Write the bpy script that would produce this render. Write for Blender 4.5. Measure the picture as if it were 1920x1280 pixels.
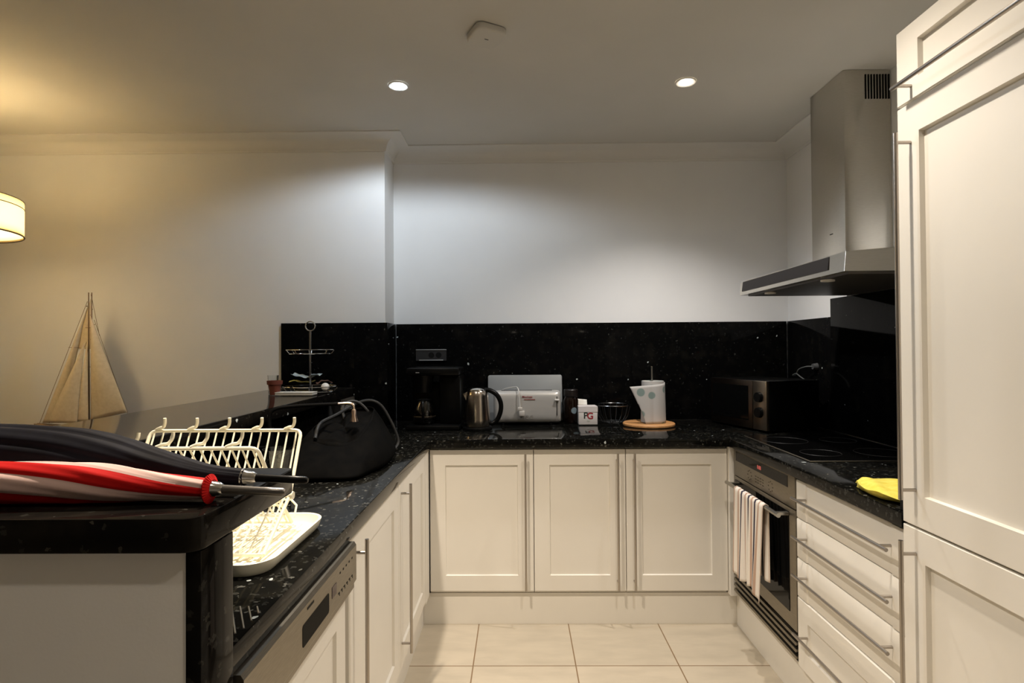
import bpy, bmesh, math, random
from mathutils import Vector, Matrix
random.seed(7)
PI = math.pi
S = bpy.context.scene
for o in list(bpy.data.objects): bpy.data.objects.remove(o, do_unlink=True)
COL = S.collection

# ------------------------------------------------------------------ camera
F_PX = 1075.0; CAM_Z = 1.3355; PITCH = .0112; YAW = -.011; ROLL = .0071
cy, sy, cp, sp, cr, sr = math.cos(YAW), math.sin(YAW), math.cos(PITCH), math.sin(PITCH), math.cos(ROLL), math.sin(ROLL)
ex = Vector((cy, -sy, 0)); ez = Vector((-sp*sy, -sp*cy, cp))
right = cr*ex - sr*ez; up = sr*ex + cr*ez; back = right.cross(up)
cd = bpy.data.cameras.new('camera'); cam = bpy.data.objects.new('camera', cd); COL.objects.link(cam)
cd.sensor_fit = 'HORIZONTAL'; cd.sensor_width = 36; cd.lens = F_PX/1920*36; cd.clip_start = .02
M = Matrix((right, up, back)).transposed().to_4x4(); M.translation = Vector((0, 0, CAM_Z)); cam.matrix_world = M
S.camera = cam
# ------------------------------------------------------------------ world, exposure
w = bpy.data.worlds.new('world'); S.world = w; w.use_nodes = True
w.node_tree.nodes['Background'].inputs[0].default_value = (.02, .018, .015, 1)
w.node_tree.nodes['Background'].inputs[1].default_value = .3
S.view_settings.view_transform = 'Standard'; S.view_settings.look = 'None'
S.view_settings.exposure = 0.76; S.view_settings.gamma = 1; S.view_settings.use_curve_mapping = False
# lamps: (x, y, watts, colour, cone degrees, blend); the lamp objects are made in the downlight builder
CEIL = 2.53
COLD = (.80, .90, 1.0); WARM = (1.0, .85, .68); WARM2 = (1.0, .94, .88)
DOWNLIGHTS = [
    (-.536, 2.583, 17.8, COLD, 164, .3, 'cold white'),
    (.764, 2.581, 44, WARM2, 122, .7, 'warm white'),
    (-.536, 1.45, 116, WARM, 112, 1.0, 'warm white'),
    (.54, 1.46, 42, (1.0, .89, .76), 126, 1.0, 'warm white'),
    (-.536, .25, 5, WARM, 120, .7, 'warm white'),  # unseen spotlight, added as room fill by the camera
    (.70, .25, 18, WARM, 125, .7, 'warm white'),  # also an added, unseen spotlight: frontal fill on the cabinet doors
]
PENDANT = (-2.58, 2.50, 12.5, (1.0, .85, .68))

# ------------------------------------------------------------------ materials
def mat(name, col, rough=.5, metal=0, **k):
    m = bpy.data.materials.new(name); m.use_nodes = True
    b = m.node_tree.nodes['Principled BSDF']
    b.inputs['Base Color'].default_value = (*col, 1); b.inputs['Roughness'].default_value = rough
    b.inputs['Metallic'].default_value = metal
    for a, v in k.items():
        b.inputs[a.replace('_', ' ')].default_value = v
    return m
def nodes(m): return m.node_tree.nodes, m.node_tree.links, m.node_tree.nodes['Principled BSDF']
def noisy(m, c1, c2, scale, detail=3, bump=0, bscale=None, stretch=None, lo=.35, hi=.65):
    n, l, b = nodes(m)
    tc = n.new('ShaderNodeTexCoord'); mp = n.new('ShaderNodeMapping'); l.new(tc.outputs['Object'], mp.inputs['Vector'])
    if stretch: mp.inputs['Scale'].default_value = stretch
    t = n.new('ShaderNodeTexNoise'); t.inputs['Scale'].default_value = scale; t.inputs['Detail'].default_value = detail
    l.new(mp.outputs['Vector'], t.inputs['Vector'])
    r = n.new('ShaderNodeValToRGB'); r.color_ramp.elements[0].position = lo; r.color_ramp.elements[1].position = hi
    r.color_ramp.elements[0].color = (*c1, 1); r.color_ramp.elements[1].color = (*c2, 1)
    l.new(t.outputs['Fac'], r.inputs['Fac']); l.new(r.outputs['Color'], b.inputs['Base Color'])
    if bump:
        t2 = n.new('ShaderNodeTexNoise'); t2.inputs['Scale'].default_value = bscale or scale; t2.inputs['Detail'].default_value = 4
        l.new(mp.outputs['Vector'], t2.inputs['Vector'])
        bp = n.new('ShaderNodeBump'); bp.inputs['Strength'].default_value = bump; bp.inputs['Distance'].default_value = .002
        l.new(t2.outputs['Fac'], bp.inputs['Height']); l.new(bp.outputs['Normal'], b.inputs['Normal'])
    return m
def granite(name, amount=.5, base=(.006, .006, .006), fleck=(.10, .10, .09), spec=.5, ior=1.3, dim=.45):
    m = mat(name, base, .07, 0, Specular_IOR_Level=spec, IOR=ior)
    n, l, b = nodes(m)
    tc = n.new('ShaderNodeTexCoord')
    nz = n.new('ShaderNodeTexNoise'); nz.inputs['Scale'].default_value = 14; nz.inputs['Detail'].default_value = 6
    l.new(tc.outputs['Object'], nz.inputs['Vector'])
    r = n.new('ShaderNodeValToRGB'); r.color_ramp.elements[0].position = .50; r.color_ramp.elements[1].position = .78
    r.color_ramp.elements[0].color = (*base, 1); r.color_ramp.elements[1].color = (base[0]*2.6, base[1]*2.4, base[2]*2, 1)
    l.new(nz.outputs['Fac'], r.inputs['Fac'])
    cur = r.outputs['Color']
    for sc, th, rnd, colr in ((75, .38, .80, tuple(c*dim for c in fleck)), (52, .22, .88, fleck), (26, .14, .955, (.42, .46, .46))):
        v = n.new('ShaderNodeTexVoronoi'); v.inputs['Scale'].default_value = sc
        nz2 = n.new('ShaderNodeTexNoise'); nz2.inputs['Scale'].default_value = sc*1.7
        ad = n.new('ShaderNodeMixRGB'); ad.blend_type = 'ADD'; ad.inputs[0].default_value = .02
        l.new(tc.outputs['Object'], nz2.inputs['Vector']); l.new(tc.outputs['Object'], ad.inputs[1]); l.new(nz2.outputs['Color'], ad.inputs[2])
        l.new(ad.outputs[0], v.inputs['Vector'])
        lt = n.new('ShaderNodeMath'); lt.operation = 'LESS_THAN'; lt.inputs[1].default_value = th
        l.new(v.outputs['Distance'], lt.inputs[0])
        sx = n.new('ShaderNodeSeparateColor'); l.new(v.outputs['Color'], sx.inputs[0])
        gt = n.new('ShaderNodeMath'); gt.operation = 'GREATER_THAN'; gt.inputs[1].default_value = 1-(1-rnd)*2*amount
        l.new(sx.outputs[0], gt.inputs[0])
        mu = n.new('ShaderNodeMath'); mu.operation = 'MULTIPLY'; l.new(lt.outputs[0], mu.inputs[0]); l.new(gt.outputs[0], mu.inputs[1])
        mx = n.new('ShaderNodeMixRGB'); l.new(mu.outputs[0], mx.inputs[0]); l.new(cur, mx.inputs[1]); mx.inputs[2].default_value = (*colr, 1)
        cur = mx.outputs[0]
    l.new(cur, b.inputs['Base Color'])
    return m

WALL = noisy(mat('wall_paint', (.8, .8, .8), .75), (.80, .80, .80), (.83, .83, .825), 3, bump=.08, bscale=180)
CEILM = noisy(mat('ceiling_paint', (.7, .7, .66), .85), (.61, .60, .56), (.64, .625, .585), 2)
COVE = mat('coving_paint', (.74, .73, .70), .7)
GRAN = granite('granite_worktop', 1.1, (.004, .004, .0035), (.085, .085, .075), ior=1.23, dim=.28)
GRANB = granite('granite_bar', .35, (.005, .0045, .004), (.04, .038, .032), ior=1.17, dim=.5)
GRANW = granite('granite_splashback', .42, (.003, .003, .003), (.03, .03, .028), ior=1.12, dim=.3)
CAB = noisy(mat('cabinet_lacquer', (.8, .76, .68), .42), (.77, .735, .665), (.79, .755, .685), 4)
CABIN = mat('carcass_melamine', (.72, .69, .63), .6)
STEEL = noisy(mat('brushed_steel', (.5, .49, .46), .3, 1), (.42, .405, .37), (.50, .485, .45), 60, stretch=(1, 1, 30))
STEELH = noisy(mat('brushed_steel_hood', (.5, .49, .46), .22, 1, Anisotropic=.9), (.60, .575, .52), (.67, .645, .59), 50, stretch=(1, 1, 30))
n, l, b = nodes(STEELH); tg = n.new('ShaderNodeTangent'); tg.direction_type = 'RADIAL'; tg.axis = 'Z'; l.new(tg.outputs[0], b.inputs['Tangent']); b.inputs['Anisotropic Rotation'].default_value = .25
STEELD = noisy(mat('appliance_steel', (.4, .37, .32), .38, 1), (.24, .215, .175), (.30, .27, .22), 40, stretch=(30, 1, 30))
HAND = mat('handle_steel', (.46, .42, .38), .3, 1)
CHROME = mat('chrome', (.75, .75, .74), .12, 1)
BLKP = mat('black_plastic', (.003, .003, .003), .3, 0, Specular_IOR_Level=.3, IOR=1.3)
BLKM = mat('black_matt', (.004, .004, .004), .6, 0, Specular_IOR_Level=.2)
BLKG = mat('black_glass', (.003, .003, .003), .06, 0, Specular_IOR_Level=.35, IOR=1.3)
GLASS = mat('clear_glass', (.95, .97, .97), .02, 0, Transmission_Weight=1.0, IOR=1.45)
RACKM = mat('rack_plastic', (.90, .85, .68), .38)
WHITEP = mat('white_plastic', (.74, .72, .69), .3)
SILV = mat('silver_board', (.30, .31, .31), .42, .35)
NAVY = noisy(mat('navy_fabric', (.005, .005, .010), .7, 0, Specular_IOR_Level=.15), (.0025, .0025, .005), (.0055, .006, .011), 20)
RED = mat('red_fabric', (.46, .004, .003), .7, 0, Specular_IOR_Level=.2)
WHT = mat('white_fabric', (.62, .44, .40), .75, 0, Specular_IOR_Level=.2)
BAGM = noisy(mat('bag_fabric', (.002, .002, .002), .8, 0, Specular_IOR_Level=.04), (.0008, .0008, .0008), (.002, .0018, .0015), 30, bump=.3, bscale=25)
STRAP = mat('bag_strap', (.012, .012, .012), .5, 0, Specular_IOR_Level=.3)
WOOD = noisy(mat('board_wood', (.6, .3, .12), .5), (.52, .25, .09), (.64, .33, .13), 18, stretch=(1, 12, 1))
PAPER = mat('paper', (.74, .72, .68), .9)
TERRA = noisy(mat('terracotta', (.25, .06, .035), .9), (.12, .028, .015), (.16, .04, .022), 30)
YEL = noisy(mat('yellow_cloth', (.85, .7, .05), .9), (.68, .55, .06), (.76, .66, .12), 40, bump=.6, bscale=300)
SAIL = noisy(mat('sail_cloth', (.5, .38, .22), .9), (.68, .58, .42), (.74, .64, .48), 60, bump=.4, bscale=400)
MASTW = mat('mast_wood', (.20, .12, .06), .6)
CARD = mat('box_card', (.74, .69, .66), .6)

# tile floor
FLOORM = mat('floor_tiles', (.75, .66, .5), .28)
n, l, b = nodes(FLOORM)
tc = n.new('ShaderNodeTexCoord'); mp = n.new('ShaderNodeMapping'); mp.inputs['Location'].default_value = (-.232+4.32, -2.424+4.32, 0)
l.new(tc.outputs['Object'], mp.inputs['Vector'])
br = n.new('ShaderNodeTexBrick'); br.offset = 0; br.squash = 1
br.inputs['Scale'].default_value = 1; br.inputs['Brick Width'].default_value = .432; br.inputs['Row Height'].default_value = .432
br.inputs['Mortar Size'].default_value = .0028; br.inputs['Mortar Smooth'].default_value = .1; br.inputs['Bias'].default_value = 0
br.inputs['Color1'].default_value = (.49, .43, .335, 1); br.inputs['Color2'].default_value = (.52, .455, .355, 1); br.inputs['Mortar'].default_value = (.22, .14, .075, 1)
l.new(mp.outputs['Vector'], br.inputs['Vector'])
nz = n.new('ShaderNodeTexNoise'); nz.inputs['Scale'].default_value = 5; nz.inputs['Detail'].default_value = 7
mp2 = n.new('ShaderNodeMapping'); mp2.inputs['Scale'].default_value = (1, 3, 1); l.new(tc.outputs['Object'], mp2.inputs['Vector']); l.new(mp2.outputs['Vector'], nz.inputs['Vector'])
rp = n.new('ShaderNodeValToRGB'); rp.color_ramp.elements[0].position = .3; rp.color_ramp.elements[1].position = .6
rp.color_ramp.elements[0].color = (.86, .86, .86, 1); rp.color_ramp.elements[1].color = (1, 1, 1, 1); l.new(nz.outputs['Fac'], rp.inputs['Fac'])
mx = n.new('ShaderNodeMixRGB'); mx.blend_type = 'MULTIPLY'; mx.inputs[0].default_value = 1
l.new(br.outputs['Color'], mx.inputs[1]); l.new(rp.outputs['Color'], mx.inputs[2]); l.new(mx.outputs[0], b.inputs['Base Color'])
bm_ = n.new('ShaderNodeBump'); bm_.invert = True; bm_.inputs['Strength'].default_value = .4; bm_.inputs['Distance'].default_value = .002
l.new(br.outputs['Fac'], bm_.inputs['Height']); l.new(bm_.outputs['Normal'], b.inputs['Normal'])

def uvmat(name, stops, rough=.85, axis=0, const=True):
    m = mat(name, (1, 1, 1), rough, 0)
    n, l, b = nodes(m)
    uv = n.new('ShaderNodeUVMap'); sx = n.new('ShaderNodeSeparateXYZ'); l.new(uv.outputs[0], sx.inputs[0])
    r = n.new('ShaderNodeValToRGB'); r.color_ramp.interpolation = 'CONSTANT' if const else 'LINEAR'
    e = r.color_ramp.elements
    while len(e) > 1: e.remove(e[-1])
    e[0].position = stops[0][0]; e[0].color = (*stops[0][1], 1)
    for p, c in stops[1:]:
        k = e.new(p); k.color = (*c, 1)
    l.new(sx.outputs[axis], r.inputs['Fac']); l.new(r.outputs['Color'], b.inputs['Base Color'])
    return m
def emit(name, col, s):
    m = mat(name, col, .5); b = m.node_tree.nodes['Principled BSDF']
    b.inputs['Emission Color'].default_value = (*col, 1); b.inputs['Emission Strength'].default_value = s
    return m

# ------------------------------------------------------------------ mesh helpers
class MB:
    def __init__(s): s.bm = bmesh.new(); s.uv = s.bm.loops.layers.uv.new('UVMap')
    def box(s, x0, x1, y0, y1, z0, z1, bev=0, seg=2, mi=0):
        t = bmesh.new(); bmesh.ops.create_cube(t, size=1)
        for v in t.verts: v.co = Vector(((x0+x1)/2+v.co.x*(x1-x0), (y0+y1)/2+v.co.y*(y1-y0), (z0+z1)/2+v.co.z*(z1-z0)))
        if bev: bmesh.ops.bevel(t, geom=t.edges[:], offset=bev, segments=seg, profile=.5, affect='EDGES')
        s.merge(t, mi); return s
    def merge(s, t, mi=0, mtx=None):
        mp = {v: s.bm.verts.new(mtx @ v.co if mtx else v.co) for v in t.verts}
        for f in t.faces:
            try: g = s.bm.faces.new([mp[v] for v in f.verts]); g.material_index = mi
            except ValueError: pass
        t.free()
    def prism(s, pts, z0, z1, bev=0, axis='z', seg=2, mi=0):
        t = bmesh.new()
        lo = [t.verts.new((p[0], p[1], z0)) for p in pts]; hi = [t.verts.new((p[0], p[1], z1)) for p in pts]
        t.faces.new(hi); t.faces.new(lo[::-1]); k = len(pts)
        for i in range(k): t.faces.new((lo[i], lo[(i+1) % k], hi[(i+1) % k], hi[i]))
        bmesh.ops.recalc_face_normals(t, faces=t.faces[:])
        if bev:
            top = [e for e in t.edges if all(abs(v.co.z-z1) < 1e-6 for v in e.verts) or all(abs(v.co.z-z0) < 1e-6 for v in e.verts)]
            bmesh.ops.bevel(t, geom=top, offset=bev, segments=seg, profile=.5, affect='EDGES')
        mtx = {'z': None, 'y': Matrix(((1, 0, 0, 0), (0, 0, 1, 0), (0, 1, 0, 0), (0, 0, 0, 1))),      # pts=(x,z), extruded in y
               'x': Matrix(((0, 0, 1, 0), (1, 0, 0, 0), (0, 1, 0, 0), (0, 0, 0, 1)))}[axis]            # pts=(y,z), extruded in x
        s.merge(t, mi, mtx); return s
    def tube(s, path, r, n=8, caps=True, closed=False, mi=0):
        P = [Vector(p) for p in path]; k = len(P); R = r if isinstance(r, (list, tuple)) else [r]*k
        rings = []; prev = None
        for i, p in enumerate(P):
            if closed: d = (P[(i+1) % k]-P[i-1]).normalized()
            else: d = (P[min(i+1, k-1)]-P[max(i-1, 0)]).normalized()
            if prev is None:
                a = Vector((0, 0, 1)) if abs(d.z) < .9 else Vector((1, 0, 0)); u = d.cross(a).normalized()
            else:
                u = (prev-d*prev.dot(d)).normalized()
            prev = u; v = d.cross(u)
            rings.append([s.bm.verts.new(p+(u*math.cos(2*PI*j/n)+v*math.sin(2*PI*j/n))*R[i]) for j in range(n)])
        for i in range(k if closed else k-1):
            A, B = rings[i], rings[(i+1) % k]
            for j in range(n):
                f = s.bm.faces.new((A[j], A[(j+1) % n], B[(j+1) % n], B[j])); f.material_index = mi
        if caps and not closed:
            for rg in (rings[0][::-1], rings[-1]):
                f = s.bm.faces.new(rg); f.material_index = mi
        return s
    def cyl(s, p0, p1, r0, r1=None, n=16, mi=0): return s.tube([p0, p1], [r0, r0 if r1 is None else r1], n, mi=mi)
    def lathe(s, prof, c=(0, 0, 0), n=32, mi=0, sx=1, sy=1):
        rings = []
        for r, z in prof:
            if r < 1e-6: rings.append([s.bm.verts.new((c[0], c[1], c[2]+z))])
            else: rings.append([s.bm.verts.new((c[0]+sx*r*math.cos(2*PI*j/n), c[1]+sy*r*math.sin(2*PI*j/n), c[2]+z)) for j in range(n)])
        for A, B in zip(rings, rings[1:]):
            for j in range(n):
                j2 = (j+1) % n
                if len(A) == 1 and len(B) == 1: continue
                if len(A) == 1: q = (A[0], B[j2], B[j])
                elif len(B) == 1: q = (A[j], A[j2], B[0])
                else: q = (A[j], A[j2], B[j2], B[j])
                f = s.bm.faces.new(q); f.material_index = mi
        return s
    def grid(s, fn, nu, nv, closed_u=False, mi=None, uv=True):
        V = [[s.bm.verts.new(fn(i/nu, j/nv)) for j in range(nv+1)] for i in range(nu if closed_u else nu+1)]
        for i in range(nu):
            for j in range(nv):
                i2 = (i+1) % nu if closed_u else i+1
                f = s.bm.faces.new((V[i][j], V[i2][j], V[i2][j+1], V[i][j+1]))
                if mi: f.material_index = mi((i+.5)/nu, (j+.5)/nv)
                if uv:
                    for lp, (a, b_) in zip(f.loops, ((i, j), (i+1, j), (i+1, j+1), (i, j+1))): lp[s.uv].uv = (a/nu, b_/nv)
        return s
    def build(s, name, m, parent=None, loc=None, smooth=True, mtx=None, ang=35, recalc=True, solid=0):
        bm = s.bm
        if mtx: bmesh.ops.transform(bm, matrix=mtx, verts=bm.verts[:])
        off = Vector(loc) if loc is not None else Vector((0, 0, 0))
        if parent is not None:
            base = Vector(parent.location); q = parent.parent
            while q is not None: base = base + Vector(q.location); q = q.parent
        else: base = Vector((0, 0, 0))
        if recalc: bmesh.ops.recalc_face_normals(bm, faces=bm.faces[:])
        bmesh.ops.translate(bm, verts=bm.verts[:], vec=-(base if parent is not None else off))
        me = bpy.data.meshes.new(name); bm.to_mesh(me); bm.free()
        for x in (m if isinstance(m, (list, tuple)) else [m]): me.materials.append(x)
        if smooth:
            me.polygons.foreach_set('use_smooth', [True]*len(me.polygons)); me.set_sharp_from_angle(angle=math.radians(ang))
        o = bpy.data.objects.new(name, me); COL.objects.link(o)
        if parent is not None: o.parent = parent
        else: o.location = off
        if solid:
            md = o.modifiers.new('solid', 'SOLIDIFY'); md.thickness = solid; md.offset = 0
        return o
def tag(o, label=None, cat=None, group=None, kind=None):
    if label: o['label'] = label
    if cat: o['category'] = cat
    if group: o['group'] = group
    if kind: o['kind'] = kind
    return o
def thing(name, label, cat, loc, group=None):
    o = bpy.data.objects.new(name, None); o.empty_display_size = .05; COL.objects.link(o); o.location = loc
    return tag(o, label, cat, group)
def struct(name, mb, m, label=None, **k): 
    return tag(mb.build(name, m, **k), label, kind='structure')
def lettering(name, txt, size, m, parent, mtx, depth=.0006, align='CENTER', spacing=1):
    c = bpy.data.curves.new(name, 'FONT'); c.body = txt; c.size = size; c.extrude = depth/2; c.align_x = align; c.align_y = 'CENTER'; c.space_character = spacing; c.offset = size*.02
    t = bpy.data.objects.new('tmp', c); COL.objects.link(t)
    dg = bpy.context.evaluated_depsgraph_get(); me = bpy.data.meshes.new_from_object(t.evaluated_get(dg))
    bpy.data.objects.remove(t, do_unlink=True)
    base = Vector((0, 0, 0)); q = parent
    while q is not None: base = base + Vector(q.location); q = q.parent
    me.transform(Matrix.Translation(-base) @ mtx); me.materials.clear(); me.materials.append(m)
    o = bpy.data.objects.new(name, me); COL.objects.link(o); o.parent = parent
    return o
def frame_mtx(origin, ux, uy):
    ux = Vector(ux).normalized(); uy = Vector(uy).normalized(); uz = ux.cross(uy)
    m = Matrix((ux, uy, uz)).transposed().to_4x4(); m.translation = Vector(origin); return m
def arc(c, r, a0, a1, n, f): return [f(c[0]+r*math.cos(a0+(a1-a0)*i/n), c[1]+r*math.sin(a0+(a1-a0)*i/n)) for i in range(n+1)]
def rrect(x0, x1, y0, y1, r, n=6):
    out = []
    for cx, cy_, a in ((x1-r, y1-r, 0), (x0+r, y1-r, PI/2), (x0+r, y0+r, PI), (x1-r, y0+r, 1.5*PI)):
        for i in range(n+1): out.append((cx+r*math.cos(a+PI/2*i/n), cy_+r*math.sin(a+PI/2*i/n)))
    return out

# shaker panel: u across, v up, n outward
def shaker(P, w, h, fw=.075, ft=None, d=.008, bev=.003, th=.02, full=True):
    """P(u,v,n)->world, n=0 at the front face"""
    s = MB(); bm = s.bm; ft = fw if ft is None else ft; c = .002
    def ring(a, b_, nn): return [bm.verts.new(P(u, v, nn)) for u, v in ((a, b_), (w-a, b_), (w-a, h-b_), (a, h-b_))]
    def link(A, B):
        for i in range(4): bm.faces.new((A[i], A[(i+1) % 4], B[(i+1) % 4], B[i]))
    r0 = ring(0, 0, -th); r1 = ring(0, 0, -c); r2 = ring(c, c, 0)
    bm.faces.new(r0[::-1]); link(r0, r1); link(r1, r2)
    if full:
        r3 = ring(fw, ft, 0); r4 = ring(fw+bev, ft+bev, -d); link(r2, r3); link(r3, r4); bm.faces.new(r4)
    else: bm.faces.new(r2)
    return s
def bar_handle(parent, A, B, n, off, r=.0055, inset=.035, name='handle'):
    """bar from A to B standing off the face by off along n"""
    A = Vector(A); B = Vector(B); n = Vector(n); d = (B-A).normalized()
    s = MB(); s.cyl(A, B, r, n=14)
    for p in (A+d*inset, B-d*inset): s.cyl(p, p-n*off, r*.8, n=10)
    return s.build(name, HAND, parent)

# ================================================================== SETTING
XW = 1.62; YB = 3.455; YL = 3.226; XB = -.75
struct('floor', MB().box(-4.2, XW, -3, 3.6, -.1, 0), FLOORM)
struct('ceiling', MB().box(-4.3, 1.75, -3.1, 3.6, CEIL, CEIL+.1), CEILM)
struct('wall_back', MB().prism([(-4.2, YL), (XB, YL), (XB, YB), (XW, YB), (XW, 3.6), (-4.2, 3.6)], 0, CEIL), WALL)
struct('wall_right', MB().box(XW, XW+.1, -3, 3.6, 0, CEIL), WALL)
struct('wall_left', MB().box(-4.3, -4.2, -3, 3.6, 0, CEIL), WALL)
struct('wall_front', MB().box(-4.2, XW, -3.1, -3, 0, CEIL), WALL)
# coving
def coving(name, path, prof):
    s = MB(); rows = []
    P = [Vector(p) for p in path]
    for (off, z) in prof:
        row = []
        for i, p in enumerate(P):
            dirs = []
            if i > 0: dirs.append((P[i]-P[i-1]).normalized())
            if i < len(P)-1: dirs.append((P[i+1]-P[i]).normalized())
            nr = [Vector((d.y, -d.x)) for d in dirs]
            m = nr[0] if len(nr) == 1 else (nr[0]+nr[1])/(1+nr[0].dot(nr[1]))
            q = p+m*off; row.append(s.bm.verts.new((q.x, q.y, z)))
        rows.append(row)
    for a, b_ in zip(rows, rows[1:]):
        for i in range(len(P)-1): s.bm.faces.new((a[i], a[i+1], b_[i+1], b_[i]))
    return s
prof = [(0, 2.452), (.008, 2.452), (.012, 2.458), (.012, 2.464)]
for i in range(9):
    t = i/8*PI/2; prof.append((.014+.086*(1-math.cos(t)), 2.466+.054*math.sin(t)))
prof += [(.104, 2.522), (.112, 2.524), (.112, 2.53)]
struct('trim_1', coving('c', [(-4.2, -3), (-4.2, YL), (XB, YL), (XB, YB), (XW, YB), (XW, 2.765)], prof), COVE, recalc=False)
struct('trim_2', coving('c', [(XW, 2.22), (XW, -3), (-4.2, -3)], prof), COVE, recalc=False)

# half wall under the bar
struct('wall_bar', MB().prism([(-1.30, .755), (-.441, .755), (-.441, .838), (-1.02, .838), (-1.02, YL-.016), (-1.30, YL-.016)], 0, 1.071), WALL)

# ================================================================== GRANITE
tag(MB().prism([(-.422, .840), (-.422, 2.74), (.998, 2.74), (.998, 1.515), (1.603, 1.515), (1.603, 3.438), (-.733, 3.438), (-.733, 3.208), (-.998, 3.208), (-.998, .840)][::-1], .858, .90, bev=.003)
    .build('worktop', GRAN, loc=(0, 2.9, .858)), 'U-shaped speckled black granite worktop on the white base cabinets', 'worktop')
barp = [(-1.36, .738), (-1.36, YL-.016), (-.92, YL-.016), (-.92, 1.056)]
barp += [(-.424, 1.056), (-.418, 1.054), (-.416, 1.048)]
barp += [(-.416, .762)]+[(-.416-.024*(1-math.cos(i/6*PI/2)), .762-.024*math.sin(i/6*PI/2)) for i in range(1, 7)]
tag(MB().prism(barp, 1.072, 1.118, bev=.004).build('bar_top', GRANB, loc=(-1.1, 2, 1.072)), 'raised L-shaped black granite bar top with the two umbrellas lying on its near end', 'bar counter')
tag(MB().box(-1.018, -.9985, .842, 3.208, .902, 1.071).build('upstand_panel', GRANW, loc=(-1.0, 2, .9)), 'long black granite panel rising from the left worktop to the bar top', 'granite panel')
tag(MB().box(-.440, -.419, .752, .838, 0, 1.071, bev=.002).build('granite_post', GRANB, loc=(-.436, .8, 0)), 'upright black granite end panel under the near corner of the bar top', 'granite panel')
def splash(lab, mb, loc): return tag(mb.build('splashback', GRANW, loc=loc), lab, 'splashback')
splash('black granite splashback left of the corner, behind the cake stand on the bar', MB().box(-1.335, -.9215, 3.211, 3.225, 1.12, 1.483, bev=.001).box(-.9215, XB+.015, 3.211, 3.225, .902, 1.483, bev=.001).box(XB+.001, XB+.015, 3.2255, 3.4395, .902, 1.483, bev=.001), (-1, 3.22, .9))
splash('long speckled black granite splashback behind the kettle and toaster', MB().box(XB+.0155, 1.603, 3.44, 3.454, .902, 1.483, bev=.001), (.4, 3.447, .9))
splash('low black granite splashback on the right wall behind the microwave', MB().box(1.605, 1.619, 2.966, 3.4385, .902, 1.483, bev=.001), (1.61, 3.2, .9))
splash('tall black granite splashback rising to the cooker hood beside the fridge housing', MB().box(1.605, 1.619, 1.515, 2.964, .902, 1.5765, bev=.001), (1.61, 2.2, .9))
tag(MB().box(1.006, 1.60, 1.516, 1.532, .9015, .956, bev=.001).build('granite_upstand', BLKM, loc=(1.3, 1.53, .9)), 'low black granite upstand beside the yellow cloth against the fridge housing', 'granite panel')

# ================================================================== CABINETS
def P_back(x0, z0, y=2.77): return lambda u, v, nn: Vector((x0+u, y-nn, z0+v))
def P_left(y0, z0, x=-.436): return lambda u, v, nn: Vector((x+nn, y0+u, z0+v))
def P_right(y0, z0, x=1.018): return lambda u, v, nn: Vector((x-nn, y0+u, z0+v))

# back run: three doors
for nm, x0, x1, hx, lab in (('a', -.432, .0675, .029, 'white shaker base cabinet below the kettle, left of the three facing'),
                            ('b', .0705, .5105, .469, 'narrow white shaker base cabinet in the middle of the three facing'),
                            ('c', .5135, .9975, .549, 'white shaker base cabinet beside the oven, handle on its left edge')):
    t = thing('base_cabinet', lab, 'cabinet', ((x0+x1)/2, 3.1, .15), 'base cabinets along the back wall')
    MB().box(x0, x1, 2.792, 3.43, .152, .856).build('body', CABIN, t)
    d = shaker(P_back(x0, .166), x1-x0, .680).build('door', CAB, t)
    bar_handle(d, (hx, 2.735, .18), (hx, 2.735, .828), (0, -1, 0), .035)
# left run
for y0, y1, hy, lab in ((1.465, 2.063, 1.502, 'white shaker base cabinet between the dishwasher and the corner unit'),
                        (2.067, 2.655, 2.112, 'white shaker base cabinet in the left run nearest the back corner')):
    t = thing('base_cabinet', lab, 'cabinet', (-.7, (y0+y1)/2, .15), 'base cabinets along the left worktop')
    MB().box(-.99, -.458, y0, y1, .152, .856).build('body', CABIN, t)
    d = shaker(P_left(y0, .166), y1-y0, .680, fw=.07).build('door', CAB, t)
    bar_handle(d, (-.400, hy, .22), (-.400, hy, .838), (1, 0, 0), .035)
tag(MB().box(-.99, -.436, 2.658, 2.766, .152, .856).build('filler_panel', CAB, loc=(-.5, 2.7, .15)), 'narrow white filler strip where the left and back cabinets meet', 'filler panel')
tag(MB().box(1.0, 1.03, 2.745, 2.788, .152, .856).build('filler_panel', CAB, loc=(1.01, 2.76, .15)), 'narrow white filler strip between the back cabinets and the oven', 'filler panel')
# plinths
tag(MB().box(-.4675, 1.0425, 2.79, 2.806, 0, .15).build('plinth', CAB, loc=(.3, 2.8, 0)), 'white plinth board under the three facing cabinets', 'plinth')
tag(MB().box(-.484, -.468, .842, 2.806, 0, .15).build('plinth', CAB, loc=(-.47, 1.9, 0)), 'white plinth board under the left run of cabinets', 'plinth')
tag(MB().box(1.043, 1.059, 1.515, 2.806, 0, .15).build('plinth', CAB, loc=(1.05, 2.1, 0)), 'white plinth board under the oven and drawers', 'plinth')

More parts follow.
